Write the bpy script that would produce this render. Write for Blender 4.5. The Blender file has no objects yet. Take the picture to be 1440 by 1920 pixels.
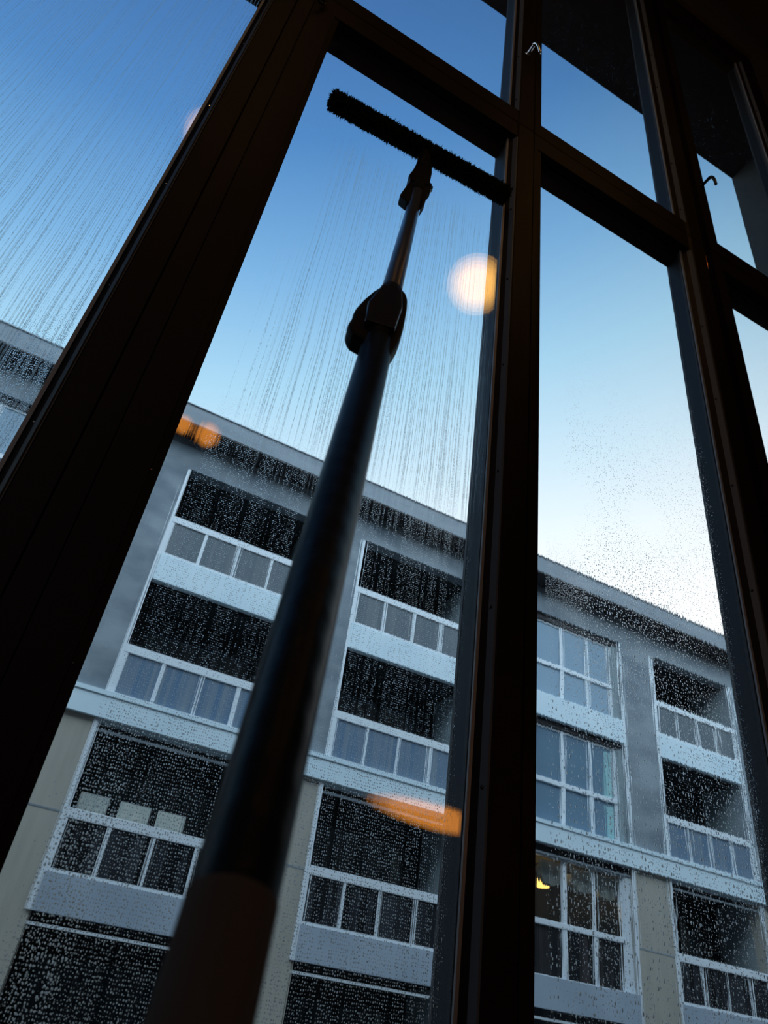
import bpy, bmesh, math, random
from mathutils import Vector, Matrix
random.seed(7)
C = bpy.context.scene.collection
SC = bpy.context.scene
H = 1.5                     # height of the lens above the floor; z values below are given relative to it

# ------------------------------------------------------------------ camera
cam_d = bpy.data.cameras.new('camera')
cam = bpy.data.objects.new('camera', cam_d); C.objects.link(cam)
right = Vector((0.8731569, -0.4701149, 0.1287984))
down = Vector((0.3698281, 0.4668047, -0.8033184))
fwd = Vector((0.3175283, 0.7490563, 0.5814554))
cam.matrix_world = Matrix(((right.x, -down.x, -fwd.x, 0), (right.y, -down.y, -fwd.y, 0), (right.z, -down.z, -fwd.z, H), (0, 0, 0, 1)))
cam_d.sensor_fit = 'AUTO'; cam_d.sensor_width = 36.0; cam_d.lens = 25.7686
cam_d.clip_start = 0.01; cam_d.clip_end = 500
cam_d.dof.use_dof = True; cam_d.dof.focus_distance = 1.35; cam_d.dof.aperture_fstop = 9.0
SC.camera = cam
SC.cycles.use_denoising = True

# ------------------------------------------------------------------ view + sky
vs = SC.view_settings
SC.display_settings.display_device = 'sRGB'
vs.view_transform = 'Standard'; vs.look = 'None'; vs.exposure = 0.0; vs.gamma = 1.0; vs.use_curve_mapping = False

def s2l(c):
    out = []
    for v in c:
        v /= 255.0
        out.append(v / 12.92 if v <= 0.04045 else ((v + 0.055) / 1.055) ** 2.4)
    return out

world = bpy.data.worlds.new('evening_sky'); SC.world = world
world.use_nodes = True
wn = world.node_tree.nodes; wl = world.node_tree.links
wn.clear()
w_out = wn.new('ShaderNodeOutputWorld'); w_bg = wn.new('ShaderNodeBackground'); w_bg.inputs['Strength'].default_value = 1.30
w_tc = wn.new('ShaderNodeTexCoord'); w_sep = wn.new('ShaderNodeSeparateXYZ')
w_m = wn.new('ShaderNodeMath'); w_m.operation = 'MULTIPLY_ADD'; w_m.inputs[1].default_value = -0.21
w_r = wn.new('ShaderNodeValToRGB')
wl.new(w_tc.outputs['Generated'], w_sep.inputs[0]); wl.new(w_sep.outputs['X'], w_m.inputs[0]); wl.new(w_sep.outputs['Z'], w_m.inputs[2])
# the half of the sky behind the viewer is a brighter, clearer blue
w_b = wn.new('ShaderNodeMapRange'); w_b.inputs[1].default_value = 0.05; w_b.inputs[2].default_value = -0.45
w_k = wn.new('ShaderNodeMix'); w_k.data_type = 'RGBA'; w_k.inputs['B'].default_value = (1.25, 1.72, 2.10, 1)
wl.new(w_sep.outputs['Y'], w_b.inputs[0]); wl.new(w_b.outputs[0], w_k.inputs['Factor']); wl.new(w_r.outputs[0], w_k.inputs['A'])
wl.new(w_m.outputs[0], w_r.inputs[0]); wl.new(w_k.outputs['Result'], w_bg.inputs[0]); wl.new(w_bg.outputs[0], w_out.inputs[0])
SKY = [(0.00, (205, 215, 222)), (0.34, (246, 249, 250)), (0.45, (228, 239, 245)), (0.55, (196, 222, 237)), (0.66, (158, 202, 228)),
       (0.76, (118, 170, 214)), (0.86, (78, 132, 190)), (0.95, (66, 112, 172))]
cr = w_r.color_ramp; cr.interpolation = 'EASE'; cr.interpolation = 'LINEAR'
while len(cr.elements) < len(SKY): cr.elements.new(0.5)
for e, (p, c) in zip(cr.elements, SKY):
    e.position = p; e.color = (*s2l(c), 1)

# unseen fill light added behind the viewer to brighten the window frames
ld = bpy.data.lights.new('frame_fill_light', 'AREA'); ld.shape = 'SQUARE'; ld.size = 0.8; ld.energy = 13.0; ld.color = (1.0, 0.88, 0.86)
lo = bpy.data.objects.new('frame_fill_light', ld); C.objects.link(lo); lo.rotation_euler = (math.radians(62), 0, math.radians(-18)); lo.location = (-2.2, -4.2, 5.2)

# ------------------------------------------------------------------ materials
M = {}
def pm(name, col, rough=0.5, metal=0.0, spec=0.5, emis=None, estr=0.0, mottle=None, bump=None):
    m = bpy.data.materials.new(name); m.use_nodes = True
    nt = m.node_tree; b = nt.nodes['Principled BSDF']
    b.inputs['Base Color'].default_value = (*col, 1); b.inputs['Roughness'].default_value = rough
    b.inputs['Metallic'].default_value = metal; b.inputs['Specular IOR Level'].default_value = spec
    if emis:
        b.inputs['Emission Color'].default_value = (*emis, 1); b.inputs['Emission Strength'].default_value = estr
    if mottle or bump:
        g = nt.nodes.new('ShaderNodeNewGeometry')
    if mottle:                                   # (scale vector, low colour, high colour, detail)
        mp = nt.nodes.new('ShaderNodeMapping'); mp.inputs['Scale'].default_value = mottle[0]
        n = nt.nodes.new('ShaderNodeTexNoise'); n.inputs['Scale'].default_value = 1.0; n.inputs['Detail'].default_value = mottle[3]
        r = nt.nodes.new('ShaderNodeValToRGB')
        r.color_ramp.elements[0].position = 0.35; r.color_ramp.elements[0].color = (*mottle[1], 1)
        r.color_ramp.elements[1].position = 0.65; r.color_ramp.elements[1].color = (*mottle[2], 1)
        nt.links.new(g.outputs['Position'], mp.inputs[0]); nt.links.new(mp.outputs[0], n.inputs['Vector'])
        nt.links.new(n.outputs['Fac'], r.inputs[0]); nt.links.new(r.outputs[0], b.inputs['Base Color'])
    if bump:                                     # (scale, strength, distance)
        n2 = nt.nodes.new('ShaderNodeTexNoise'); n2.inputs['Scale'].default_value = bump[0]; n2.inputs['Detail'].default_value = 4
        bp = nt.nodes.new('ShaderNodeBump'); bp.inputs['Strength'].default_value = bump[1]; bp.inputs['Distance'].default_value = bump[2]
        nt.links.new(g.outputs['Position'], n2.inputs['Vector']); nt.links.new(n2.outputs['Fac'], bp.inputs['Height'])
        nt.links.new(bp.outputs[0], b.inputs['Normal'])
    M[name] = m
    return m

pm('brown_frame', (0.028, 0.017, 0.013), 0.55, 0, 0.15, mottle=((6, 6, 1.2), (0.010, 0.0078, 0.0078), (0.015, 0.011, 0.0105), 3))
pm('frame_groove', (0.004, 0.004, 0.004), 0.7)
pm('outer_frame', (0.012, 0.018, 0.026), 0.6, 0, 0.25)
pm('outer_lip', (0.05, 0.055, 0.06), 0.6)
pm('bead_grey', (0.10, 0.12, 0.15), 0.5, 0, 0.3)
pm('spacer_metal', (0.30, 0.31, 0.33), 0.5, 0.2)
pm('steel', (0.75, 0.76, 0.78), 0.18, 1.0)
pm('copper', (0.75, 0.32, 0.18), 0.3, 1.0)
pm('black_metal', (0.012, 0.010, 0.012), 0.25, 0.0, 0.5)
pm('black_plastic', (0.004, 0.005, 0.007), 0.6, 0.0, 0.12)
pm('fleece', (0.008, 0.012, 0.006), 0.95, 0, 0.1)
pm('fibre', (0.022, 0.045, 0.012), 0.85, 0, 0.1)
pm('room_dark', (0.05, 0.042, 0.038), 0.8, mottle=((1.5, 1.5, 1.5), (0.042, 0.035, 0.032), (0.058, 0.048, 0.042), 3))
pm('room_floor', (0.10, 0.07, 0.05), 0.5, mottle=((3, 20, 1), (0.07, 0.05, 0.035), (0.12, 0.085, 0.06), 4))
pm('own_facade', (0.10, 0.115, 0.12), 0.8, mottle=((2, 2, 2), (0.06, 0.07, 0.072), (0.08, 0.09, 0.092), 4))
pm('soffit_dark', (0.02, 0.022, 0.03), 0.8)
pm('grey_wall', (0.2, 0.25, 0.3), 0.85, mottle=((0.9, 0.9, 1.6), (0.18, 0.215, 0.25), (0.33, 0.37, 0.40), 5), bump=(30, 0.3, 0.01))
pm('beige_wall', (0.4, 0.38, 0.33), 0.85, mottle=((8, 8, 0.7), (0.42, 0.385, 0.33), (0.475, 0.435, 0.37), 3))
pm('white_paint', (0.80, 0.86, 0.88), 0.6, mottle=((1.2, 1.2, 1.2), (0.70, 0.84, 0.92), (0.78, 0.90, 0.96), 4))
pm('white_paint_shaded', (0.5, 0.54, 0.66), 0.6, mottle=((1.2, 1.2, 1.2), (0.36, 0.42, 0.50), (0.43, 0.49, 0.57), 4))  # white slab paint darkened and cooled: shade of the lowest floor painted in
pm('white_frame', (0.82, 0.86, 0.90), 0.45)
pm('fascia_grey', (0.24, 0.27, 0.30), 0.7, mottle=((0.8, 0.8, 3), (0.21, 0.24, 0.27), (0.27, 0.30, 0.33), 3))
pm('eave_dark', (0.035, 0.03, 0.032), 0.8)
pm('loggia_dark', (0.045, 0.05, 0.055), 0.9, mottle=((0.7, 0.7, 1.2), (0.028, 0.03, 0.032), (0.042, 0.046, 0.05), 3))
pm('loggia_side', (0.30, 0.36, 0.38), 0.85)
pm('curtain_grey', (0.16, 0.15, 0.15), 0.9, mottle=((12, 12, 0.2), (0.03, 0.033, 0.035), (0.09, 0.085, 0.08), 2))
pm('curtain_pale', (0.72, 0.75, 0.70), 0.9, mottle=((9, 9, 1.5), (0.60, 0.66, 0.62), (0.82, 0.82, 0.74), 2))
pm('curtain_brown', (0.16, 0.10, 0.07), 0.9, mottle=((9, 9, 0.3), (0.06, 0.045, 0.04), (0.22, 0.14, 0.10), 2))
pm('street', (0.06, 0.06, 0.062), 0.8, mottle=((1, 1, 1), (0.05, 0.05, 0.052), (0.075, 0.075, 0.078), 4))
pm('pavement', (0.18, 0.18, 0.18), 0.85, mottle=((2, 2, 2), (0.15, 0.15, 0.155), (0.2, 0.2, 0.2), 3))
pm('lamp_warm', (1, 0.6, 0.25), 0.5, emis=(1.0, 0.44, 0.075), estr=9.0)
pm('lamp_window', (1, 0.8, 0.3), 0.5, emis=(1.0, 0.66, 0.16), estr=2.6)
pm('brass', (0.5, 0.33, 0.12), 0.35, 1.0)
pm('grip_foam', (0.085, 0.068, 0.06), 0.8, 0, 0.1)

def glow_shell(name, col, st):
    m = bpy.data.materials.new(name); m.use_nodes = True
    nt = m.node_tree; nt.nodes.clear()
    o = nt.nodes.new('ShaderNodeOutputMaterial'); a = nt.nodes.new('ShaderNodeAddShader'); e = nt.nodes.new('ShaderNodeEmission'); t = nt.nodes.new('ShaderNodeBsdfTransparent')
    e.inputs['Color'].default_value = (*col, 1); e.inputs['Strength'].default_value = st
    nt.links.new(e.outputs[0], a.inputs[0]); nt.links.new(t.outputs[0], a.inputs[1]); nt.links.new(a.outputs[0], o.inputs[0]); M[name] = m
glow_shell('amber_shell', (1.0, 0.50, 0.10), 0.72)
glow_shell('amber_shell_low', (1.0, 0.34, 0.04), 0.70)

def tube_mat(name, base, rough, lines, metal=0.0, spec=0.2):
    """dark lacquered tube with a fine spiral wrap"""
    m = pm(name, base, rough, metal, spec)
    nt = m.node_tree; b = nt.nodes['Principled BSDF']
    tc = nt.nodes.new('ShaderNodeTexCoord'); w = nt.nodes.new('ShaderNodeTexWave')
    w.wave_type = 'BANDS'; w.bands_direction = 'Z'; w.inputs['Scale'].default_value = lines; w.inputs['Distortion'].default_value = 1.5; w.inputs['Detail Scale'].default_value = 12
    mp = nt.nodes.new('ShaderNodeMapping'); mp.inputs['Rotation'].default_value = (0.25, 0.35, 0)
    bp = nt.nodes.new('ShaderNodeBump'); bp.inputs['Strength'].default_value = 0.35; bp.inputs['Distance'].default_value = 0.0006
    nt.links.new(tc.outputs['Object'], mp.inputs[0]); nt.links.new(mp.outputs[0], w.inputs['Vector'])
    nt.links.new(w.outputs['Fac'], bp.inputs['Height']); nt.links.new(bp.outputs[0], b.inputs['Normal'])
    return m
tube_mat('tube_thin', (0.12, 0.14, 0.17), 0.22, 90, 0.2, 0.9)
tube_mat('tube_thick', (0.006, 0.010, 0.013), 0.40, 14, 0.0, 0.10)

def pane_mat(name, interior_or_sky, gloss=0.35, rough=0.03, stripes=None, clear=0.0):
    """far window glass: faint mirror over the tone behind it; blue panes have sky reflection painted in"""
    m = bpy.data.materials.new(name); m.use_nodes = True
    nt = m.node_tree; nt.nodes.clear()
    o = nt.nodes.new('ShaderNodeOutputMaterial'); mx = nt.nodes.new('ShaderNodeMixShader')
    gl = nt.nodes.new('ShaderNodeBsdfGlossy'); gl.inputs['Roughness'].default_value = rough; gl.inputs['Color'].default_value = (0.8, 0.92, 1.0, 1)
    d = nt.nodes.new('ShaderNodeBsdfDiffuse'); d.inputs['Color'].default_value = (*interior_or_sky, 1)
    mx.inputs[0].default_value = gloss
    second = d
    if stripes:
        g = nt.nodes.new('ShaderNodeNewGeometry'); mp = nt.nodes.new('ShaderNodeMapping'); mp.inputs['Scale'].default_value = (7, 7, 0.15)
        n = nt.nodes.new('ShaderNodeTexNoise'); n.inputs['Scale'].default_value = 1.0; n.inputs['Detail'].default_value = 2
        r = nt.nodes.new('ShaderNodeValToRGB'); r.color_ramp.elements[0].position = 0.4; r.color_ramp.elements[1].position = 0.62
        r.color_ramp.elements[0].color = (*interior_or_sky, 1); r.color_ramp.elements[1].color = (*stripes, 1)
        nt.links.new(g.outputs['Position'], mp.inputs[0]); nt.links.new(mp.outputs[0], n.inputs['Vector'])
        nt.links.new(n.outputs['Fac'], r.inputs[0]); nt.links.new(r.outputs[0], d.inputs['Color'])
    if clear:
        tr = nt.nodes.new('ShaderNodeBsdfTransparent'); m2 = nt.nodes.new('ShaderNodeMixShader'); m2.inputs[0].default_value = clear
        nt.links.new(d.outputs[0], m2.inputs[1]); nt.links.new(tr.outputs[0], m2.inputs[2]); second = m2
    nt.links.new(second.outputs[0], mx.inputs[1]); nt.links.new(gl.outputs[0], mx.inputs[2]); nt.links.new(mx.outputs[0], o.inputs[0])
    M[name] = m
pane_mat('pane_painted_sky', (0.17, 0.26, 0.35), 0.06)  # diffuse blue stands in for the sky reflected in these panes
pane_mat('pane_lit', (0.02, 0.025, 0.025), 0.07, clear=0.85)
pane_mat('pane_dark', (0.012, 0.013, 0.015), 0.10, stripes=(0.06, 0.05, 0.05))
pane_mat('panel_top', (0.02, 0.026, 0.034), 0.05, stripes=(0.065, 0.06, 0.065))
pane_mat('panel_painted_sky', (0.13, 0.21, 0.32), 0.07, stripes=(0.25, 0.30, 0.35))  # sky reflection of the middle balconies painted in as blue
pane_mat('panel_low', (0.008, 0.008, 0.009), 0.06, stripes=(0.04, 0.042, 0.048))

# ---- window glass with rain: the drops are a height field on the outer face
def glass_inner():
    m = bpy.data.materials.new('window_glass'); m.use_nodes = True
    nt = m.node_tree; nt.nodes.clear()
    o = nt.nodes.new('ShaderNodeOutputMaterial'); g = nt.nodes.new('ShaderNodeBsdfGlass')
    g.inputs['Roughness'].default_value = 0.0; g.inputs['IOR'].default_value = 1.45
    nt.links.new(g.outputs[0], o.inputs[0])
    M['window_glass'] = m
glass_inner()

class N:
    """tiny node-graph helper"""
    def __init__(s, nt): s.nt = nt
    def math(s, op, a, b=None, c=None, clamp=False):
        n = s.nt.nodes.new('ShaderNodeMath'); n.operation = op; n.use_clamp = clamp
        for i, v in enumerate((a, b, c)):
            if v is None: continue
            if isinstance(v, (int, float)): n.inputs[i].default_value = v
            else: s.nt.links.new(v, n.inputs[i])
        return n.outputs[0]
    def vec(s, x, y, z=0.0):
        n = s.nt.nodes.new('ShaderNodeCombineXYZ')
        for i, v in enumerate((x, y, z)):
            if isinstance(v, (int, float)): n.inputs[i].default_value = v
            else: s.nt.links.new(v, n.inputs[i])
        return n.outputs[0]
    def noise(s, v, scale=1.0, detail=0.0):
        n = s.nt.nodes.new('ShaderNodeTexNoise'); n.noise_dimensions = '2D'; n.inputs['Scale'].default_value = scale; n.inputs['Detail'].default_value = detail
        s.nt.links.new(v, n.inputs['Vector']); return n.outputs['Fac']
    def voro(s, v, rnd):
        n = s.nt.nodes.new('ShaderNodeTexVoronoi'); n.voronoi_dimensions = '2D'; n.feature = 'F1'; n.inputs['Scale'].default_value = 1.0
        n.inputs['Randomness'].default_value = rnd; s.nt.links.new(v, n.inputs['Vector'])
        sp = s.nt.nodes.new('ShaderNodeSeparateColor'); s.nt.links.new(n.outputs['Color'], sp.inputs[0])
        return n.outputs['Distance'], sp.outputs[0], sp.outputs[1]
    def ramp(s, v, lo, hi, o0=0.0, o1=1.0):
        n = s.nt.nodes.new('ShaderNodeMapRange'); n.clamp = True
        for i, q in enumerate((lo, hi, o0, o1)): n.inputs[i + 1].default_value = q
        s.nt.links.new(v, n.inputs[0]); return n.outputs[0]

def rain_glass(name, layers, runnel=0.0, wob=0.0):
    """layers: dicts  S (cells per metre), asp (vertical squash), rnd, r0, r1 (drop radius in cells), k (steepness),
       col (column mask: cells per metre, lo, hi), ranges x/z (lo, hi) fades, keep (share of cells that hold a drop)"""
    m = bpy.data.materials.new(name); m.use_nodes = True
    nt = m.node_tree; nt.nodes.clear(); n = N(nt)
    o = nt.nodes.new('ShaderNodeOutputMaterial'); g = nt.nodes.new('ShaderNodeBsdfGlass')
    g.inputs['Roughness'].default_value = 0.0; g.inputs['IOR'].default_value = 1.45
    geo = nt.nodes.new('ShaderNodeNewGeometry'); sp = nt.nodes.new('ShaderNodeSeparateXYZ')
    nt.links.new(geo.outputs['Position'], sp.inputs[0])
    x = sp.outputs['X']; z = n.math('SUBTRACT', sp.outputs['Z'], H)
    if wob:                                      # drops sit on slightly wandering lines
        x0 = x
        x = n.math('ADD', x, n.math('MULTIPLY', n.math('SUBTRACT', n.noise(n.vec(n.math('MULTIPLY', x0, 8.0), n.math('MULTIPLY', z, 6.0))), 0.5), wob))
    tot = None
    for q, L in enumerate(layers):
        S = L['S']; asp = L.get('asp', 1.0)
        d, ra, rb = n.voro(n.vec(n.math('MULTIPLY_ADD', x, S, 17.3 * q), n.math('MULTIPLY_ADD', z, S * asp, 5.1 * q)), L.get('rnd', 0.7))
        r = n.math('MULTIPLY_ADD', ra, L['r1'] - L['r0'], L['r0'])
        keep = L.get('keep', 1.0)
        mask = n.math('LESS_THAN', rb, keep) if keep < 1 else None
        def mul(a, b): return b if a is None else n.math('MULTIPLY', a, b)
        if 'col' in L:
            cs, lo, hi = L['col']
            cn = n.noise(n.vec(n.math('MULTIPLY_ADD', x, cs, 3.7 * q), n.math('MULTIPLY', z, L.get('colz', 0.7))), 1.0, 1.0)
            mask = mul(mask, n.ramp(cn, lo, hi))
        for key, ax in (('x', x), ('z', z)):
            for lo, hi in L.get(key, ()):
                mask = mul(mask, n.ramp(ax, lo, hi) if lo < hi else n.ramp(ax, hi, lo, 1.0, 0.0))
        if 'patch' in L:
            cs, lo, hi = L['patch']
            mask = mul(mask, n.ramp(n.noise(n.vec(n.math('MULTIPLY', x, cs), n.math('MULTIPLY', z, cs * 0.6))), lo, hi))
        if mask is not None: r = n.math('MULTIPLY', r, mask)
        h = n.math('MAXIMUM', n.math('SUBTRACT', n.math('MULTIPLY', r, r), n.math('MULTIPLY', d, d)), 0.0)
        h = n.math('MULTIPLY', h, L['k'] / S)
        tot = h if tot is None else n.math('MAXIMUM', tot, h)
    for (cs, cz, amp) in ([] if not runnel else runnel):
        rn = n.noise(n.vec(n.math('MULTIPLY', x, cs), n.math('MULTIPLY', z, cz)), 1.0, 1.0)
        rn = n.math('MULTIPLY', rn, amp)
        tot = rn if tot is None else n.math('ADD', tot, rn)
    bp = nt.nodes.new('ShaderNodeBump'); bp.inputs['Strength'].default_value = 1.0; bp.inputs['Distance'].default_value = 1.0
    nt.links.new(tot, bp.inputs['Height']); nt.links.new(bp.outputs[0], g.inputs['Normal']); nt.links.new(g.outputs[0], o.inputs[0])
    M[name] = m

rain_glass('rain_left', [
    dict(S=900, asp=0.7, rnd=0.5, r0=0.22, r1=0.45, k=1.7, col=(400, 0.51, 0.62)),
    dict(S=460, asp=0.6, rnd=0.5, r0=0.12, r1=0.36, k=1.3, col=(200, 0.56, 0.66), z=((2.1, 1.6),)),
    dict(S=360, asp=0.6, rnd=0.6, r0=0.1, r1=0.34, k=1.3, col=(60, 0.40, 0.55), z=((1.1, 0.8),)),
], runnel=[(330, 2.0, 0.00002)], wob=0.004)
rain_glass('rain_middle', [
    dict(S=230, asp=0.8, rnd=0.7, r0=0.14, r1=0.34, k=1.3, keep=0.7, col=(30, 0.30, 0.5), z=((0.36, 0.16),), x=((0.058, 0.075), (0.22, 0.13))),
    dict(S=310, asp=0.75, rnd=0.5, r0=0.12, r1=0.30, k=1.3, col=(120, 0.26, 0.46), z=((0.42, 0.30),), x=((0.062, 0.085),)),
    dict(S=430, asp=0.65, rnd=0.45, r0=0.10, r1=0.27, k=1.3, keep=0.75, col=(170, 0.28, 0.48), z=((1.0, 0.8), (0.28, 0.40)), x=((0.06, 0.09),)),
    dict(S=900, asp=0.7, rnd=0.4, r0=0.22, r1=0.45, k=1.7, col=(380, 0.51, 0.62), z=((1.92, 1.78), (0.7, 0.9)), x=((0.09, 0.16),)),
    dict(S=520, asp=0.7, rnd=0.4, r0=0.12, r1=0.36, k=1.4, col=(210, 0.57, 0.67), z=((1.7, 1.3), (0.7, 0.9)), x=((0.06, 0.10),)),
    dict(S=170, asp=0.6, rnd=0.9, r0=0.08, r1=0.24, k=1.3, keep=0.5, x=((0.56, 0.60),), z=((0.9, 0.3),)),
    dict(S=300, asp=0.8, rnd=1.0, r0=0.08, r1=0.28, k=1.3, keep=0.06, z=((1.6, 0.3),)),
], runnel=[(260, 1.5, 0.00002), (60, 3, 0.00003)], wob=0.003)
rain_glass('rain_right', [
    dict(S=160, asp=0.9, rnd=1.0, r0=0.13, r1=0.31, k=1.3, keep=0.85, z=((1.15, 0.80), (0.48, 0.66)), x=((0.83, 0.90), (1.24, 1.19)), patch=(5, 0.18, 0.34)),
    dict(S=230, asp=0.8, rnd=1.0, r0=0.08, r1=0.26, k=1.3, keep=0.5, z=((2.0, 1.2),), x=((0.80, 0.86),), patch=(6, 0.22, 0.42)),
    dict(S=150, asp=0.5, rnd=1.0, r0=0.07, r1=0.25, k=1.4, keep=0.6, z=((0.80, 0.50),), x=((0.788, 0.80),)),
    dict(S=430, asp=0.7, rnd=0.8, r0=0.12, r1=0.34, k=1.4, keep=0.8, x=((0.79, 0.792), (0.93, 0.86)), z=((0.95, 0.8), (0.6, 0.75))),
    dict(S=420, asp=0.5, rnd=0.8, r0=0.06, r1=0.26, k=1.2, keep=0.4, x=((0.79, 0.80),), z=((0.95, 0.6),), col=(60, 0.42, 0.6)),
    dict(S=330, asp=0.45, rnd=0.9, r0=0.08, r1=0.28, k=1.2, keep=0.6, x=((1.21, 1.26),), z=((1.0, 0.6),)),
], runnel=[(240, 8, 0.000015), (90, 14, 0.00003)], wob=0.006)
rain_glass('rain_clean', [
    dict(S=240, asp=0.8, rnd=1.0, r0=0.04, r1=0.2, k=1.2, keep=0.06),
], runnel=[(60, 1.5, 0.00001)], wob=0.004)

# ------------------------------------------------------------------ mesh helpers
def box(bm, x0, x1, y0, y1, z0, z1):
    v = [bm.verts.new(p) for p in ((x0, y0, z0), (x1, y0, z0), (x1, y1, z0), (x0, y1, z0), (x0, y0, z1), (x1, y0, z1), (x1, y1, z1), (x0, y1, z1))]
    for f in ((3, 2, 1, 0), (4, 5, 6, 7), (0, 1, 5, 4), (1, 2, 6, 5), (2, 3, 7, 6), (3, 0, 4, 7)):
        bm.faces.new([v[i] for i in f])

def prism(bm, pts, a, b, axis='z'):
    """closed polygon pts swept between a and b along z (pts = x,y) or x (pts = y,z)"""
    def P(p, t): return (p[0], p[1], t) if axis == 'z' else (t, p[0], p[1])
    lo = [bm.verts.new(P(p, a)) for p in pts]; hi = [bm.verts.new(P(p, b)) for p in pts]
    k = len(pts)
    fs = [bm.faces.new(lo), bm.faces.new(hi)]
    for i in range(k):
        fs.append(bm.faces.new((lo[i], lo[(i + 1) % k], hi[(i + 1) % k], hi[i])))

def frame_of(d):
    d = Vector(d).normalized()
    u = d.cross(Vector((0, 0, 1)))
    if u.length < 1e-4: u = Vector((1, 0, 0))
    u.normalize(); w = u.cross(d).normalized()
    return d, u, w

def lathe(bm, prof, seg=32, origin=(0, 0, 0), axis=(0, 0, 1), caps=True):
    """prof: list of (distance along axis, radius)"""
    d, u, w = frame_of(axis); o = Vector(origin); rings = []
    for s, r in prof:
        rings.append([bm.verts.new(o + d * s + (u * math.cos(t) + w * math.sin(t)) * r) for t in (2 * math.pi * i / seg for i in range(seg))])
    for a, b in zip(rings, rings[1:]):
        for i in range(seg):
            bm.faces.new((a[i], a[(i + 1) % seg], b[(i + 1) % seg], b[i]))
    if caps:
        bm.faces.new(rings[0]); bm.faces.new(rings[-1])

def sweep(bm, pts, radii, seg=16):
    """tube along a bent path"""
    pts = [Vector(p) for p in pts]; rings = []
    up = None
    for i, p in enumerate(pts):
        t = (pts[min(i + 1, len(pts) - 1)] - pts[max(i - 1, 0)]).normalized()
        if up is None: _, u, w = frame_of(t)
        else:
            u = (up - t * up.dot(t)).normalized(); w = t.cross(u)
        up = u
        r = radii[i] if isinstance(radii, (list, tuple)) else radii
        rings.append([bm.verts.new(p + (u * math.cos(a) + w * math.sin(a)) * r) for a in (2 * math.pi * k / seg for k in range(seg))])
    for a, b in zip(rings, rings[1:]):
        for i in range(seg):
            bm.faces.new((a[i], a[(i + 1) % seg], b[(i + 1) % seg], b[i]))
    bm.faces.new(rings[0]); bm.faces.new(rings[-1])

def link(name, bm, mats, parent=None, smooth=False, bevel=0.0, zoff=0.0):
    bmesh.ops.recalc_face_normals(bm, faces=bm.faces)
    if zoff:
        for v in bm.verts: v.co.z += zoff
    me = bpy.data.meshes.new(name); bm.to_mesh(me); bm.free()
    if not isinstance(mats, (list, tuple)): mats = [mats]
    for m in mats: me.materials.append(M[m])
    if smooth:
        for p in me.polygons: p.use_smooth = True
    o = bpy.data.objects.new(name, me); C.objects.link(o)
    if parent: o.parent = parent
    if bevel:
        bv = o.modifiers.new('bevel', 'BEVEL'); bv.width = bevel; bv.segments = 2; bv.limit_method = 'ANGLE'; bv.angle_limit = 0.6
    return o

def boxes(name, lst, mat, parent=None, bevel=0.0, zoff=0.0):
    bm = bmesh.new()
    for b in lst: box(bm, *b)
    return link(name, bm, mat, parent, bevel=bevel, zoff=zoff)

def struct(o): o['kind'] = 'structure'; return o
def tag(o, label, cat, group=None):
    o['label'] = label; o['category'] = cat
    if group: o['group'] = group
    return o
def empty(name, loc=(0, 0, 0)):
    o = bpy.data.objects.new(name, None); C.objects.link(o); o.location = loc
    return o

# ------------------------------------------------------------------ the room
X0, X1, YB = -4.2, 5.2, -5.0
CEIL = 7.0
ZW0, ZW1 = -1.30, 4.90           # window opening, relative to the lens
struct(boxes('floor', [(X0, X1, YB, 0.95, -0.12, 0.0)], 'room_floor'))
struct(boxes('ceiling', [(X0, X1, YB, 0.95, CEIL, CEIL + 0.15)], 'room_dark'))
struct(boxes('wall_back', [(X0 - 0.2, X1 + 0.2, YB - 0.2, YB, -0.12, CEIL + 0.15)], 'room_dark'))
struct(boxes('wall_left', [(X0 - 0.2, X0, YB, 0.95, -0.12, CEIL + 0.15)], 'room_dark'))
struct(boxes('wall_right', [(X1, X1 + 0.2, YB, 0.95, -0.12, CEIL + 0.15)], 'room_dark'))
# inner leaf of the window wall, round the opening
struct(boxes('wall_front', [
    (X0 - 0.2, -1.62, 0.95, 1.06, -0.12, CEIL + 0.15), (2.252, X1 + 0.2, 0.95, 1.06, -0.12, CEIL + 0.15),
    (-1.62, 2.252, 0.95, 1.06, -0.12, H + ZW0 - 0.002), (-1.62, 2.252, 0.95, 1.06, H + ZW1 + 0.002, CEIL + 0.15)], 'room_dark'))
# outer leaf: piers, and everything above the deep head of the bay
struct(boxes('wall_outside', [
    (-36.0, -2.10, 1.062, 1.526, -0.1, 15.5), (2.73, 50.0, 1.062, 1.526, -0.1, 15.5),
    (-2.10, 2.73, 1.062, 1.526, H + 4.90, 15.5), (-2.10, 2.73, 1.062, 1.30, -0.1, H + ZW0)], 'own_facade'))
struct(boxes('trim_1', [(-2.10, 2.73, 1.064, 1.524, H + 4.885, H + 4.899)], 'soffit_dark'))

# ------------------------------------------------------------------ windows
YF, YG, YO = 0.97, 1.0, 1.057
ZT0, ZTg, ZT1 = 2.328, 2.415, 2.498   # transom: underside, joint, top

def jamb_right(bm, x, xo, z0, z1, k=1.0):
    """stile on the right of a pane (its splayed reveal looks left, towards the camera)"""
    prism(bm, [(x + .0275 * k, YF), (xo, YF), (xo, YO), (x, YO), (x, YG + .004), (x + .012, YG + .004), (x + .012, YG - .004), (x + .001, YG - .004)], z0, z1)

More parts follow.
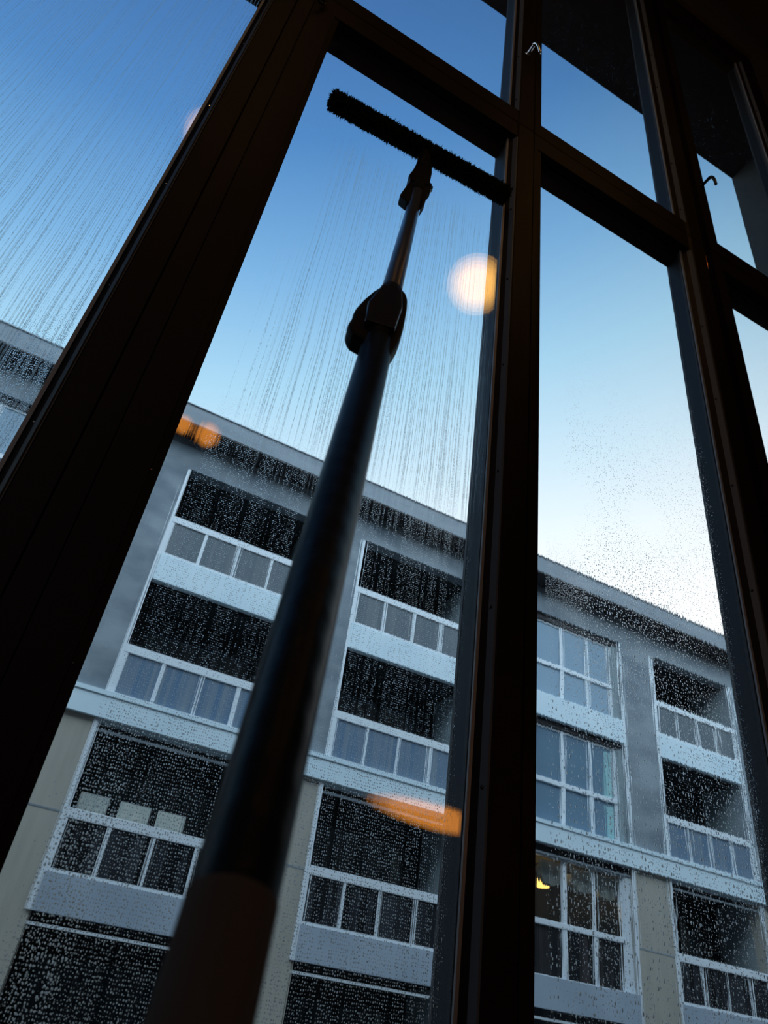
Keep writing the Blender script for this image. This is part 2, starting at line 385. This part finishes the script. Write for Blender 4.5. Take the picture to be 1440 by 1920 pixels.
def make_window(num, xo0, xo1, gx0, gx1, zo0, zo1, gz0, gz1, mat, bead=True, screws_r=(), screws_l=(), outer_head=YO, k=1.0):
    bm = bmesh.new()
    # left stile with a shallow stepped bead
    prism(bm, [(xo0, YF), (gx0 - .0155, YF), (gx0 - .0145, YF + .003), (gx0, YF + .004), (gx0, YG - .004), (gx0 - .01, YG - .004), (gx0 - .01, YG + .004),
               (gx0, YG + .004), (gx0, 1.03), (xo0, 1.03)], zo0, zo1)
    jamb_right(bm, gx1, xo1, zo0, zo1, k)
    e = 0.0004
    # head rail, bottom rail
    prism(bm, [(YF + e, gz1), (YF + e, zo1 - e), (outer_head, zo1 - e), (outer_head, gz1 - .027), (YG + .004, gz1 - .003), (YG + .004, gz1 + .01), (YG - .004, gz1 + .01), (YG - .004, gz1 - .002)],
          gx0 - .02, gx1 + .02, 'x')
    prism(bm, [(YF + e, zo0 + e), (YF + e, gz0 - .006), (YF + .006, gz0), (YG - .004, gz0), (YG - .004, gz0 - .01), (YG + .004, gz0 - .01), (YG + .004, gz0),
               (1.03, gz0 - .02), (1.03, zo0 + e)], gx0 - .02, gx1 + .02, 'x')
    w = link('window_%d' % num, bm, 'brown_frame', zoff=H); struct(w)
    # pane: inner face plain, outer face carries the water
    bm = bmesh.new(); box(bm, gx0 - .009, gx1 + .011, YG - .003, YG + .003, gz0 - .009, gz1 + .009)
    p = link('glass_pane', bm, ['window_glass', mat], w, zoff=H)
    for poly in p.data.polygons:
        if poly.normal.y > 0.9: poly.material_index = 1
    # outer jamb seen through the glass, with its lip
    boxes('outer_jamb', [(gx1 - .0006, gx1 + .02, YG + .005, YO - .006, gz0, gz1)], 'outer_frame', w, zoff=H)
    boxes('outer_lip', [(gx1 - .0012, gx1 + .02, YO - .006, YO + .002, gz0, gz1)], 'outer_lip', w, zoff=H)
    boxes('glass_seal', [(gx1 - .0022, gx1 + .004, YG - .0085, YG - .0035, gz0, gz1)], 'spacer_metal', w, zoff=H)
    if bead:
        bm = bmesh.new()
        prism(bm, [(gx1 + .027 * k, YF + .0025), (gx1 + .021 * k, YF + .0022), (gx1 + .0125 * k, YF + .0155), (gx1 + .0165 * k, YF + .019)], gz0, gz1)
        b = link('glazing_bead', bm, 'bead_grey', w, zoff=H)
        for sz in screws_r:
            bm = bmesh.new(); lathe(bm, [(0, .0032), (.0012, .003), (.0018, .0016)], 12, (gx1 + .0162 * k, YF + .0090, sz), (-1, -0.62, 0))
            link('screw', bm, 'black_metal', b, smooth=False, zoff=H)
    for sz in screws_l:
        bm = bmesh.new(); lathe(bm, [(0, .0016), (.0009, .0014)], 10, (gx0 - .0125, YF + .0032, sz), (0, -1, 0))
        link('screw', bm, 'steel', w, zoff=H)
    return w

LOWR = [.979 * (.02 + .325 * i) for i in range(7)]
UPR = [.979 * (2.633 + .3255 * i) for i in range(6)]
SL = [a * .97 for a in (0.03, .347, .676, 1.003, 1.33, 1.655, 1.98)]
ZG0 = ZW0 + .1
# lower row
w1 = make_window(1, -1.62, -.0905, -1.50, -.168, ZW0, ZTg - .002, ZG0, ZT0, 'rain_left')
w2 = make_window(2, -.0455, .7185, .034, .635, ZW0, ZTg - .002, ZG0, ZT0, 'rain_middle', True, LOWR, SL)
w3 = make_window(3, .7215, 1.459, .7508, 1.361, ZW0, ZTg - .002, ZG0, ZT0, 'rain_right', True, LOWR, k=1.4)
w4 = make_window(4, 1.495, 2.252, 1.550, 2.13, ZW0, ZTg - .002, ZG0, ZT0, 'rain_clean', True, LOWR)
# upper row
w5 = make_window(5, -1.62, -.0905, -1.50, -.168, ZTg + .002, ZW1, ZT1, 4.75, 'rain_clean')
w6 = make_window(6, -.0455, .7185, .034, .635, ZTg + .002, ZW1, ZT1, 4.75, 'rain_clean', True, UPR)
w7 = make_window(7, .7215, 1.459, .7508, 1.361, ZTg + .002, ZW1, ZT1, 4.75, 'rain_clean', True, UPR, k=1.4)
w8 = make_window(8, 1.495, 2.252, 1.550, 2.13, ZTg + .002, ZW1, ZT1, 4.75, 'rain_clean', True, UPR)
for sz in SL:                                    # bright pins on the edge of the wide pane's stile
    bm = bmesh.new(); lathe(bm, [(0, .0014), (.0009, .0012)], 10, (-.1537, YF + .001, sz), (0, -1, 0)); link('screw', bm, 'steel', w1, zoff=H)
# posts behind the joints (dark grooves)
def post(n, x0, x1, y0):
    struct(boxes('trim_%d' % n, [(x0, x1, y0, 1.045, H + ZW0, H + ZW1)], 'frame_groove'))
bmx = bmesh.new(); box(bmx, -.0875, -.0475, .9735, 1.045, ZW0, ZW1); box(bmx, -.0902, -.0458, .985, 1.044, ZW0 + .001, ZW1 - .001)
struct(link('trim_2', bmx, 'brown_frame', zoff=H))
post(3, .7187, .7213, .978); post(4, 1.4592, 1.4948, .995)
struct(boxes('trim_5', [(a, b, .978, 1.02, H + ZTg - .0019, H + ZTg + .0019) for a, b in ((-1.6, -.095), (-.042, .715), (.725, 1.455), (1.50, 2.25))], 'frame_groove'))
# thin joint line along the wide stile of the big pane
boxes('groove_line', [(-.1470, -.1455, YF - .0006, YF + .002, H + ZW0, H + ZTg - .004)], 'frame_groove', w1)

# ------------------------------------------------------------------ window handles and hinge
def make_handle(win, loc, drop, mat, swing=(0.35, -0.15, -1), label=None):
    bm = bmesh.new(); lathe(bm, [(0, .0125), (.004, .0125), (.006, .010)], 24, (0, 0, 0), (0, -1, 0)); lathe(bm, [(.005, .0062), (.036, .0055)], 16, (0, 0, 0), (0, -1, 0))
    t = link('window_handle', bm, mat, win); t.location = (loc[0], loc[1], loc[2] + H)
    if label: t['label'] = label
    s = Vector(swing).normalized(); pts = [Vector((0, -.030, 0)), Vector((0, -.040, 0)), Vector((0, -.0465, 0)) + s * .004, Vector((0, -.049, 0)) + s * .012]
    rr = [.0062, .0068, .0066, .0062]
    for i in range(1, 9):
        f = i / 8.0
        pts.append(Vector((0, -.049 + .010 * f * f, 0)) + s * (.012 + drop * f)); rr.append(.0062 - .001 * f + (.0008 if i > 6 else 0))
    rr[-1] = .003
    bm = bmesh.new(); sweep(bm, pts, rr); link('lever', bm, mat, t, smooth=True)
    return t
make_handle(w6, (.683, YF, 2.936), .045, 'steel', (.45, -.1, -1), 'bright metal lever handle')
make_handle(w8, (1.524, YF, 2.853), .042, 'black_metal', (.30, -.2, -1), 'black hooked lever handle')
make_handle(w2, (-.028, YF, 2.36), .03, 'black_metal', (-.4, -.1, -1))
bm = bmesh.new(); lathe(bm, [(-.04, .0036), (-.039, .0044), (.039, .0044), (.04, .0036)], 14, (1.463, YF + .004, 2.316))
h = link('hinge', bm, 'copper', w3, smooth=True, zoff=H); h['label'] = 'copper coloured hinge'
boxes('hinge_leaf', [(1.4585, 1.472, YF + .008, YF + .0105, 2.278, 2.354)], 'copper', h, zoff=H)

# ------------------------------------------------------------------ the washer on its telescopic pole
D = Vector((0.14338817, 0.35085276, 0.92538758))                 # up along the pole
TOP = Vector((0.362, 0.955, 1.8353 + H))                           # where the axis meets the sleeve
foot = TOP - D * ((TOP.z - 0.0) / D.z)
wash = empty('window_washer', foot)
tag(wash, 'black shaggy T-bar window washer on a long telescopic pole, held up against the middle pane', 'window washer')
def rel(v): return Vector(v) - foot
# local frame of the pole: a = up the axis, s = to the picture's right, n = towards the viewer
a_ = D.normalized(); s_ = (Vector((1, 0, 0)) - a_ * a_.x).normalized(); n_ = s_.cross(a_).normalized()
if n_.y > 0: n_ = -n_
# sleeve
WL, WR = Vector((.087, .962, 1.897 + H)), Vector((.620, .958, 1.937 + H)); ax = (WR - WL); Lw = ax.length; ax.normalize()
_, wu, wv = frame_of(ax)
bm = bmesh.new()
seg, nr = 40, 150; rings = []
for i in range(nr + 1):
    f = i / nr
    r0 = .0235 * min(1, .72 + 9 * min(f, 1 - f)) if min(f, 1 - f) < .05 else .0235
    ring = []
    for k in range(seg):
        t = 2 * math.pi * k / seg
        rr = r0 * (1 + .05 * math.sin(i * .37 + 1.3 * t) + .10 * math.sin(i * .9 + 3 * t) * math.sin(k * 1.7 + i * .13) + random.uniform(-.09, .09))
        ring.append(bm.verts.new(rel(WL + ax * (Lw * f) + (wu * math.cos(t) + wv * math.sin(t)) * rr)))
    rings.append(ring)
for a, b in zip(rings, rings[1:]):
    for k in range(seg): bm.faces.new((a[k], a[(k + 1) % seg], b[(k + 1) % seg], b[k]))
bm.faces.new(rings[0]); bm.faces.new(rings[-1])
sleeve = link('sleeve', bm, 'fleece', wash, smooth=True)
bm = bmesh.new()                                                  # the shag: short curled tufts all over the sleeve
for i in range(7500):
    f = random.random(); t = random.uniform(0, 2 * math.pi)
    end = random.random() < .05
    base_n = wu * math.cos(t) + wv * math.sin(t)
    if end:
        side = random.choice((-1, 1)); c = (WL if side < 0 else WR); rr = random.uniform(0, .020)
        p = c + base_n * rr; nrm = (ax * side * 1.0 + base_n * .5).normalized()
    else:
        p = WL + ax * (Lw * f) + base_n * .0225; nrm = (base_n + ax * random.uniform(-.7, .7) + Vector((0, 0, random.uniform(-.6, .25)))).normalized()
    L = random.uniform(.003, .010) * (1.6 if random.random() < .05 else 1)
    q = nrm.cross(Vector((random.random() - .5, random.random() - .5, random.random() - .5))).normalized()
    wd = random.uniform(.0008, .0022)
    m1 = p + nrm * L * .6 + q * L * .1; tip = p + nrm * L + q * L * random.uniform(-.6, .6)
    o1 = nrm.cross(q)
    v = [bm.verts.new(rel(z)) for z in (p + q * wd, p - q * wd * .5 + o1 * wd, p - q * wd * .5 - o1 * wd, m1 + q * wd * .7, m1 - q * wd * .35 + o1 * wd * .6, m1 - q * wd * .35 - o1 * wd * .6, tip)]
    for j in range(3):
        k2 = (j + 1) % 3
        bm.faces.new((v[j], v[k2], v[3 + k2], v[3 + j])); bm.faces.new((v[3 + j], v[3 + k2], v[6]))
tf = link('shaggy_fibres', bm, 'fibre', sleeve); tf['kind'] = 'stuff'

# pole: distances measured down from TOP along -D
def along(dist, r=0, ang=0): return rel(TOP - D * dist)
def pole_lathe(name, prof, mat, seg=40, parent=wash, smooth=True):
    bm = bmesh.new(); lathe(bm, [(-d, r) for d, r in prof], seg, rel(TOP), tuple(D)); return link(name, bm, mat, parent, smooth=smooth)
RT, RK = .0125, .0155
def tube(name, d0, d1, r, mat):
    """tube whose object axis runs along the pole, so the wrap texture follows it"""
    bm = bmesh.new(); L = d1 - d0
    lathe(bm, [(0, r * .96), (.001, r), (L - .001, r), (L, r * .96)], 48)
    o = link(name, bm, mat, wash, smooth=True)
    o.rotation_mode = 'QUATERNION'; o.rotation_quaternion = a_.to_track_quat('Z', 'X'); o.location = rel(TOP - D * d1)
    return o
DIST = {'y387': .60, 'clamp2': 1.27}
tube('upper_pole', .30, 1.42, RT, 'tube_thin')
tube('lower_pole', 1.36, 3.52, RK, 'tube_thick')
pole_lathe('end_cap', [(3.50, RK + .002), (3.60, RK + .003), (3.605, RK)], 'black_plastic')
def flat_part(name, outline, th, mat, parent, bevel=.003, noff=0.0):
    """outline in (distance down the pole, offset to the right) with real thickness th about the axis"""
    bm = bmesh.new()
    A = [bm.verts.new(rel(TOP - D * d + s_ * s + n_ * (noff - th / 2))) for d, s in outline]
    B = [bm.verts.new(rel(TOP - D * d + s_ * s + n_ * (noff + th / 2))) for d, s in outline]
    k = len(outline); bm.faces.new(A); bm.faces.new(B)
    for i in range(k): bm.faces.new((A[i], A[(i + 1) % k], B[(i + 1) % k], B[i]))
    return link(name, bm, mat, parent, bevel=bevel)
s_ = Vector((0.9572, -0.2867, -0.0396)); n_ = Vector((0.2514, 0.8915, -0.3769))
big = flat_part('pole_clamp', [(1.2117, -.0127), (1.1924, -.0035), (1.2004, .0115), (1.2153, .0178), (1.2332, .0208), (1.2659, .022), (1.3027, .0221), (1.3345, .022), (1.3603, .0213),
                 (1.3809, .02), (1.4014, .0177), (1.4229, .0142), (1.4229, .006), (1.4048, -.016), (1.3976, -.0263), (1.39, -.0300), (1.3800, -.0327), (1.3694, -.0335), (1.3572, -.0327),
                 (1.3454, -.0315), (1.333, -.0326), (1.3144, -.0317), (1.2811, -.0273), (1.2416, -.0204)], .020, 'black_plastic', wash, .004, 0)
flat_part('clamp_lever', [(1.235, -.012), (1.24, .012), (1.30, .016), (1.375, .013), (1.372, -.018), (1.31, -.021)], .008, 'black_metal', big, .002, -.014)
# swivel neck between the pole and the sleeve, top clamp with its lever and wing nut
flat_part('swivel_neck', [(-.015, -.020), (.0967, -.0205), (.1866, -.0225), (.2743, -.0268), (.30, -.0276), (.32, -.0271), (.3701, -.0211), (.37, .021), (.2521, .0222), (.1528, .0225), (.0538, .020), (-.015, .018)],
          .026, 'black_plastic', wash, .004)
tc_ = flat_part('pole_clamp', [(.34, -.019), (.3701, -.0211), (.4358, -.0253), (.5579, -.0309), (.572, -.0303), (.5818, -.0288), (.6166, -.0139), (.56, .0), (.56, .0135), (.645, .0135), (.60, .0175), (.5556, .0199), (.4394, .0215), (.4273, .0240), (.3472, .0275), (.3152, .0272), (.30, .022), (.30, -.017)],
                .018, 'black_plastic', wash, .003, 0)
flat_part('wing_nut', [(.31, .022), (.318, .0315), (.345, .0305), (.36, .026), (.40, .0265), (.425, .0262), (.43, .02)], .010, 'black_metal', tc_, .002)
pole_lathe('grip', [(1.948, RK - .0003), (1.949, RK + .0004), (2.55, RK + .0004), (2.552, RK)], 'grip_foam')
pole_lathe('pole_collar', [(1.195, RT), (1.20, RK - .001), (1.23, RK + .0008), (1.37, RK + .001), (1.385, RK + .0006), (1.386, RK - .001)], 'black_plastic')
pole_lathe('pole_collar', [(.33, RT), (.335, RT + .003), (.40, RT + .004), (.44, RT + .001), (.441, RT - .001)], 'black_plastic')

bm = bmesh.new()                                                  # T-piece: from the neck into the middle of the sleeve
mid_ = WL + ax * ((.352 - WL.x) / ax.x)
sweep(bm, [rel(TOP - D * .06), rel(TOP - D * .01), rel(TOP + Vector((-.002, .001, .03))), rel(mid_)], [.0185, .0185, .0175, .0165], 20)
lathe(bm, [(-.045, .012), (-.043, .0235), (.043, .0235), (.045, .012)], 24, rel(mid_), tuple(ax))
link('t_piece', bm, 'black_plastic', wash, smooth=True)

# ------------------------------------------------------------------ lamps of the room (behind the viewer, mirrored in the panes)
def cord(bm, x, y, z): lathe(bm, [(0, .003), (CEIL - z, .003)], 8, (x, y, z))
def globe_lamp(x, y, z, r, label):
    t = empty('pendant_lamp', (x, y, z)); tag(t, label, 'pendant lamp', None)
    bm = bmesh.new()
    for k in range(8):                           # blown glass built up in thin glowing layers
        rk = r * (1 - k * .118)
        lathe(bm, [(-rk * math.cos(a), max(rk * math.sin(a), .001)) for a in (math.pi * i / 20 for i in range(21))], 32)
    link('globe', bm, 'amber_shell', t, smooth=True)
    bm = bmesh.new(); lathe(bm, [(r * .98, .03), (r + .05, .022), (r + .06, .008)], 20); link('lamp_cap', bm, 'brass', t, smooth=True)
    bm = bmesh.new(); lathe(bm, [(r + .05, .003), (CEIL - z - .02, .003)], 8); c = link('cord', bm, 'black_metal', t)
    bm = bmesh.new(); lathe(bm, [(CEIL - z - .03, .05), (CEIL - z, .055)], 20); link('ceiling_rose', bm, 'black_metal', t)
    return t
globe_lamp(1.262, -.20, 3.414 + H, .165, 'amber globe lamp mirrored as a round glow high in the middle pane')
globe_lamp(-.265, -.20, 3.40 + H, .14, 'amber globe lamp mirrored as a faint patch at the edge of the left pane')
t = empty('pendant_lamp', (.165, -.5, 1.95 + H)); tag(t, 'small twin amber lamp mirrored in the dark eave across the street', 'pendant lamp')
for dx, rr in ((-.062, .045), (.045, .058)):
    bm = bmesh.new()
    for k in range(6):
        rk = rr * (1 - k * .11)
        lathe(bm, [(-rk * math.cos(a), max(rk * math.sin(a), .001)) for a in (math.pi * i / 14 for i in range(15))], 24, (dx, 0, 0))
    link('globe', bm, 'amber_shell_low', t, smooth=True)
boxes('lamp_bar', [(-.12, .10, -.008, .008, .062, .074)], 'black_metal', t)
bm = bmesh.new(); lathe(bm, [(.07, .003), (CEIL - 1.95 - H - .02, .003)], 8); link('cord', bm, 'black_metal', t)
bm = bmesh.new(); lathe(bm, [(CEIL - 1.95 - H - .02, .05), (CEIL - 1.95 - H, .055)], 16); link('ceiling_rose', bm, 'black_metal', t)
t = empty('pendant_lamp', (1.74, -1.0, .845 + H)); tag(t, 'long oval amber lamp mirrored as an orange streak low in the middle pane', 'pendant lamp')
bm = bmesh.new()
for k in range(8):
    f = 1 - k * .09
    lathe(bm, [(-.34 * f * math.cos(a), max(.065 * f * math.sin(a), .001)) for a in (math.pi * i / 20 for i in range(21))], 24, (0, 0, 0), (1, 0, 0))
link('lamp_shade', bm, 'amber_shell_low', t, smooth=True)
boxes('lamp_bar', [(-.2, .2, -.01, .01, .052, .066)], 'black_metal', t)
for dx in (-.18, .18):
    bm = bmesh.new(); lathe(bm, [(.06, .003), (CEIL - .845 - H, .003)], 8, (dx, 0, 0)); link('cord', bm, 'black_metal', t)

# ------------------------------------------------------------------ the street and the house across it
struct(boxes('ground', [(-60, 60, 1.53, 60, -.3, -.15)], 'street'))
struct(boxes('pavement', [(-60, 60, 1.53, 3.4, -.149, -.02), (-60, 60, 11.6, 13.98, -.149, -.02)], 'pavement'))
DB = 14.0
def Zb(a): return DB * a + H
def Xb(a): return DB * a
bld = empty('apartment_building', (Xb(.5), DB, -.02))
tag(bld, 'grey and beige apartment block with white balconies and overhanging eave across the street', 'building')
def part(name, lst, mat, parent=bld, bevel=0.0):
    """boxes in building units: x0 x1 (facade units), y0 y1 (metres in front(-)/behind(+) of the facade), z0 z1 (facade units)"""
    bm = bmesh.new(); o = Vector(bld.location)
    for x0, x1, y0, y1, z0, z1 in lst:
        box(bm, Xb(x0) - o.x, Xb(x1) - o.x, y0, y1, Zb(z0) - o.z, Zb(z1) - o.z)
    return link(name, bm, mat, parent, bevel=bevel)
# bays: (x0, x1, kind)
BAYS = [(-1.02, -.80, 'B'), (-.70, -.50, 'W'), (-.40, -.105, 'W'), (.079, .300, 'B'), (.398, .620, 'B'), (.766, .968, 'W'), (1.057, 1.268, 'B'), (1.36, 1.57, 'B'), (1.67, 1.87, 'W')]
XL, XR = -1.12, 1.96
GROUND = (-.02 - H) / DB
DEP = 1.35
# floors: slab bottom (= head of the opening below), slab top, panel top, rail top, head of this opening
FL = [dict(s0=.497, s1=.540, p1=.598, r1=.609, head=.703), dict(s0=.287, s1=.3205, p1=.381, r1=.393, head=.497),
      dict(s0=.068, s1=.108, p1=.1665, r1=.178, head=.287)]
edges = [XL] + [v for b in BAYS for v in b[:2]] + [XR]
piers = [(edges[i], edges[i + 1]) for i in range(0, len(edges), 2)]
part('upper_wall', [(a, b, 0, .30, .3205, .758) for a, b in piers] + [(b[0] - .001, b[1] + .001, .002, .298, .703, .757) for b in BAYS], 'grey_wall')
for a, b in piers:
    lw = part('lower_pier', [(a, b, 0, .30, GROUND, .287)], 'beige_wall')
    part('joint_line', [(a + .002, b - .002, -.006, .01, .1705, .1725)], 'grey_wall', lw)
part('string_course', [(XL - .002, XR + .002, -.10, .30, .2872, .3203)], 'white_paint')
part('string_course_edge', [(XL - .002, XR + .002, -.125, -.10, .3155, .3215)], 'white_paint')
# eave
bmE = bmesh.new(); o = bld.location
part('roof_eave', [(XL - .05, XR + .05, -.57, .5, .7605, .7935)], 'fascia_grey')
part('eave_gutter', [(XL - .05, XR + .05, -.60, -.50, .7936, .7950)], 'fascia_grey')
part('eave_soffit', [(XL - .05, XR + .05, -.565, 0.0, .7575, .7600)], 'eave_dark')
bm = bmesh.new()
prism(bm, [(-.57, Zb(.7950) - o.z), (-.57, Zb(.7962) - o.z), (5.0, Zb(.86) - o.z), (11.0, Zb(.7962) - o.z), (11.0, Zb(.7945) - o.z)], Xb(XL - .05) - o.x, Xb(XR + .05) - o.x, 'x')
link('roof', bm, 'fascia_grey', bld)
part('end_wall', [(XL, XL + .02, .3, 10.5, GROUND, .757)], 'beige_wall'); part('end_wall', [(XR - .02, XR, .3, 10.5, GROUND, .757)], 'beige_wall')
part('back_wall', [(XL, XR, DEP + 3.2, DEP + 3.4, GROUND, .757)], 'loggia_dark')

def balcony(x0, x1, fl, row):
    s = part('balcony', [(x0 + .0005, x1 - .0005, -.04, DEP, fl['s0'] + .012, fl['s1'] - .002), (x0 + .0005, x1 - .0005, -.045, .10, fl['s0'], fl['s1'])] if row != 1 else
             [(x0 + .0005, x1 - .0005, .28, DEP, fl['s0'] + .012, fl['s1'] - .002)], 'white_paint_shaded' if row == 2 else 'white_paint')
    part('top_rail', [(x0, x1, -.03, .05, fl['p1'], fl['r1'])], 'white_frame', s, .008)
    part('bottom_rail', [(x0, x1, -.02, .045, fl['s1'], fl['s1'] + .004)], 'white_frame', s)
    n = 4; w = (x1 - x0) / n
    mat = ('panel_top', 'panel_painted_sky', 'panel_low')[row]
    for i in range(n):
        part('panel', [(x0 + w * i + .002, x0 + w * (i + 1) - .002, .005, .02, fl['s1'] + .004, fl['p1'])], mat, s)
    for i in range(n + 1):
        xc = min(max(x0 + w * i, x0 + .0022), x1 - .0022)
        part('rail_post', [(xc - .0022, xc + .0022, -.02, .04, fl['s1'] + .004, fl['p1'])], 'white_frame', s)
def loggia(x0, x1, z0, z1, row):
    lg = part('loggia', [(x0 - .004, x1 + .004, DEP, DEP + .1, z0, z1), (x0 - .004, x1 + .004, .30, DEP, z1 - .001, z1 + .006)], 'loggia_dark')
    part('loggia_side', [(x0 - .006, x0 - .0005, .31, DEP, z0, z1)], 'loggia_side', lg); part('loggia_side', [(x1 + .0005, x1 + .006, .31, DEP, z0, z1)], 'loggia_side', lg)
    w = x1 - x0
    part('balcony_door', [(x0 + .12 * w, x0 + .14 * w, DEP - .06, DEP, z0, z1 - .03), (x0 + .5 * w, x0 + .515 * w, DEP - .06, DEP, z0, z1 - .03), (x0 + .86 * w, x0 + .88 * w, DEP - .06, DEP, z0, z1 - .03),
                          (x0 + .12 * w, x0 + .88 * w, DEP - .06, DEP, z1 - .035, z1 - .03)], 'fascia_grey' if row == 9 else 'loggia_dark', lg)
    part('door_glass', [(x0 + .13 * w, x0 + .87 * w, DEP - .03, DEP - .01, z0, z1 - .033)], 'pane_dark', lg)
    return lg
def casing(x, z0, z1):
    part('casing', [(x - .003, x + .003, -.035, .02, z0, z1)], 'white_frame')
def big_window(x0, x1, fl, row):
    if row != 1:
        part('balcony', [(x0 - .0005, x1 + .0005, -.045, .30, fl['s0'], fl['s1'])], 'white_paint_shaded' if row == 2 else 'white_paint')
    zb, zt = (fl['s1'] - .002, fl['head'] - .012)
    if row == 2: zb -= .002
    zm = zb + (zt - zb) * .435
    fr = .0075; wr = .004
    f = part('window_frame', [(x0, x0 + fr, .12, .20, zb, zt), (x1 - fr - .012, x1 - .012, .12, .20, zb, zt), (x0, x1 - .012, .121, .199, zb, zb + .006), (x0, x1 - .012, .121, .199, zt - .004, zt),
                              (x0, x1 - .012, .10, .20, zm - .004, zm + .004)] +
             [(x0 + (x1 - .012 - x0) * q - wr * k, x0 + (x1 - .012 - x0) * q + wr * k, .11, .20, zb, zt) for q, k in ((.36, 1.15), (.68, .8))], 'white_frame', bevel=.01)
    part('lintel', [(x0, x1, .08, .30, zt, fl['head'])], 'eave_dark', f)
    part('window_reveal', [(x1 - .012, x1 - .0005, .05, .29, zb, zt)], 'loggia_side' if row != 2 else 'white_frame', f)
    xs = [x0 + fr, x0 + (x1 - .012 - x0) * .36, x0 + (x1 - .012 - x0) * .68, x1 - .012 - fr]
    for i in range(3):
        for j, (a, b) in enumerate(((zb + .006, zm - .004), (zm + .004, zt - .004))):
            m = 'pane_painted_sky' if row != 2 else ('pane_lit' if j else 'pane_dark')
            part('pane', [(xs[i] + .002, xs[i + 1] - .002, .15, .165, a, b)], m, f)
    return f
for bx0, bx1, kind in BAYS:
    for row, fl in enumerate(FL):
        if kind == 'B':
            balcony(bx0, bx1, fl, row)
            loggia(bx0, bx1, fl['s1'] - .002, fl['head'] - (.001 if row == 0 else .001), row)
        else:
            big_window(bx0, bx1, fl, row)
    # ground floor opening, only its dark head is seen
    if kind == 'B':
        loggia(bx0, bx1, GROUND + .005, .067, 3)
        part('balcony_front', [(bx0, bx1, -.02, .08, GROUND + .002, -.045)], 'beige_wall')
        part('shutter_box', [(bx0, bx1, .02, .10, .0545, .0575)], 'white_frame')
    else:
        part('shop_front', [(bx0, bx1, .10, .16, GROUND, .067)], 'pane_dark')
        part('shutter_box', [(bx0, bx1, .02, .10, .0545, .0575)], 'white_frame')
    casing(bx0 - .003, .3215, .70); casing(bx1 + .003, .3215, .70)
    casing(bx0 - .003, .068, .287); casing(bx1 + .003, .068, .287)
    # awning strips just under the slabs of the lower floors
    part('shutter_box', [(bx0, bx1, .02, .07, .2725, .2755)], 'fascia_grey')
# things seen inside: pale curtains on the first balcony, lamp and blind in the lit window
for x0, x1 in ((.093, .128), (.142, .183), (.193, .228)):
    part('curtain', [(x0, x1, .55, .60, .150, .206)], 'curtain_pale')
lit = [b for b in BAYS if abs(b[0] - .766) < .001][0]
room = part('lit_room', [(lit[0] - .01, lit[1] + .01, 2.6, 2.7, .10, .29), (lit[0] - .01, lit[0] - .005, .31, 2.6, .10, .29), (lit[1] + .001, lit[1] + .006, .31, 2.6, .10, .29),
                         (lit[0] - .01, lit[1] + .006, .31, 2.6, .283, .289)], 'curtain_grey')
for cx in (.822, .885, .937):
    bm = bmesh.new(); o = bld.location
    # gathered blinds: a scalloped fold of cloth across the head of the window
    nseg = 24; v0 = []
    for i in range(nseg + 1):
        a = math.pi * i / nseg; xx = Xb(cx) + .36 * math.cos(a); zz = Zb(.252) - .34 * math.sin(a) * 1.0 + .10
        v0.append((xx, zz))
    fr_ = [bm.verts.new((x - o.x, .34 + .05 * math.sin(i * 1.3), z - o.z)) for i, (x, z) in enumerate(v0)]
    bk_ = [bm.verts.new((x - o.x, .50, z - o.z)) for x, z in v0]
    tp_ = [bm.verts.new((x - o.x, .34, Zb(.270) - o.z)) for x, z in v0]
    for i in range(nseg):
        bm.faces.new((fr_[i], fr_[i + 1], bk_[i + 1], bk_[i])); bm.faces.new((tp_[i], tp_[i + 1], fr_[i + 1], fr_[i]))
    link('gathered_blind', bm, 'curtain_pale', bld)
wl_ = empty('hanging_lantern', (Xb(.852), DB + 1.2, Zb(.2590))); tag(wl_, 'yellow glowing lantern with two shades in the lit window across the street', 'lantern')
for z, r in ((.0100, .13), (-.010, .15)):
    bm = bmesh.new(); lathe(bm, [(-r * .7, r * .55), (-r * .6, r), (r * .6, r), (r * .7, r * .55)], 20, (0, 0, DB * z)); link('shade', bm, 'lamp_window', wl_)
bm = bmesh.new(); lathe(bm, [(.24, .01), (.27, .01)], 8); link('cord', bm, 'black_metal', wl_)
part('curtain', [(1.175, 1.255, .30, .34, .112, .165)], 'curtain_brown')

# the lantern's own light inside the lit room
pl = bpy.data.lights.new('lantern_light', 'POINT'); pl.energy = 20; pl.color = (1.0, 0.78, 0.5); pl.shadow_soft_size = 0.02
po = bpy.data.objects.new('lantern_light', pl); C.objects.link(po); po.location = (Xb(.852), DB + 1.2, Zb(.2590) + .01)
# turquoise curtain at the right of the window above
pm('curtain_turquoise', (0.34, 0.60, 0.62), 0.9, mottle=((14, 14, 0.3), (0.26, 0.48, 0.52), (0.42, 0.68, 0.68), 2))
part('curtain', [(.9275, .944, .140, .148, .389, .475)], 'curtain_turquoise')
part('curtain', [(.9275, .944, .140, .148, .3255, .380)], 'curtain_turquoise')
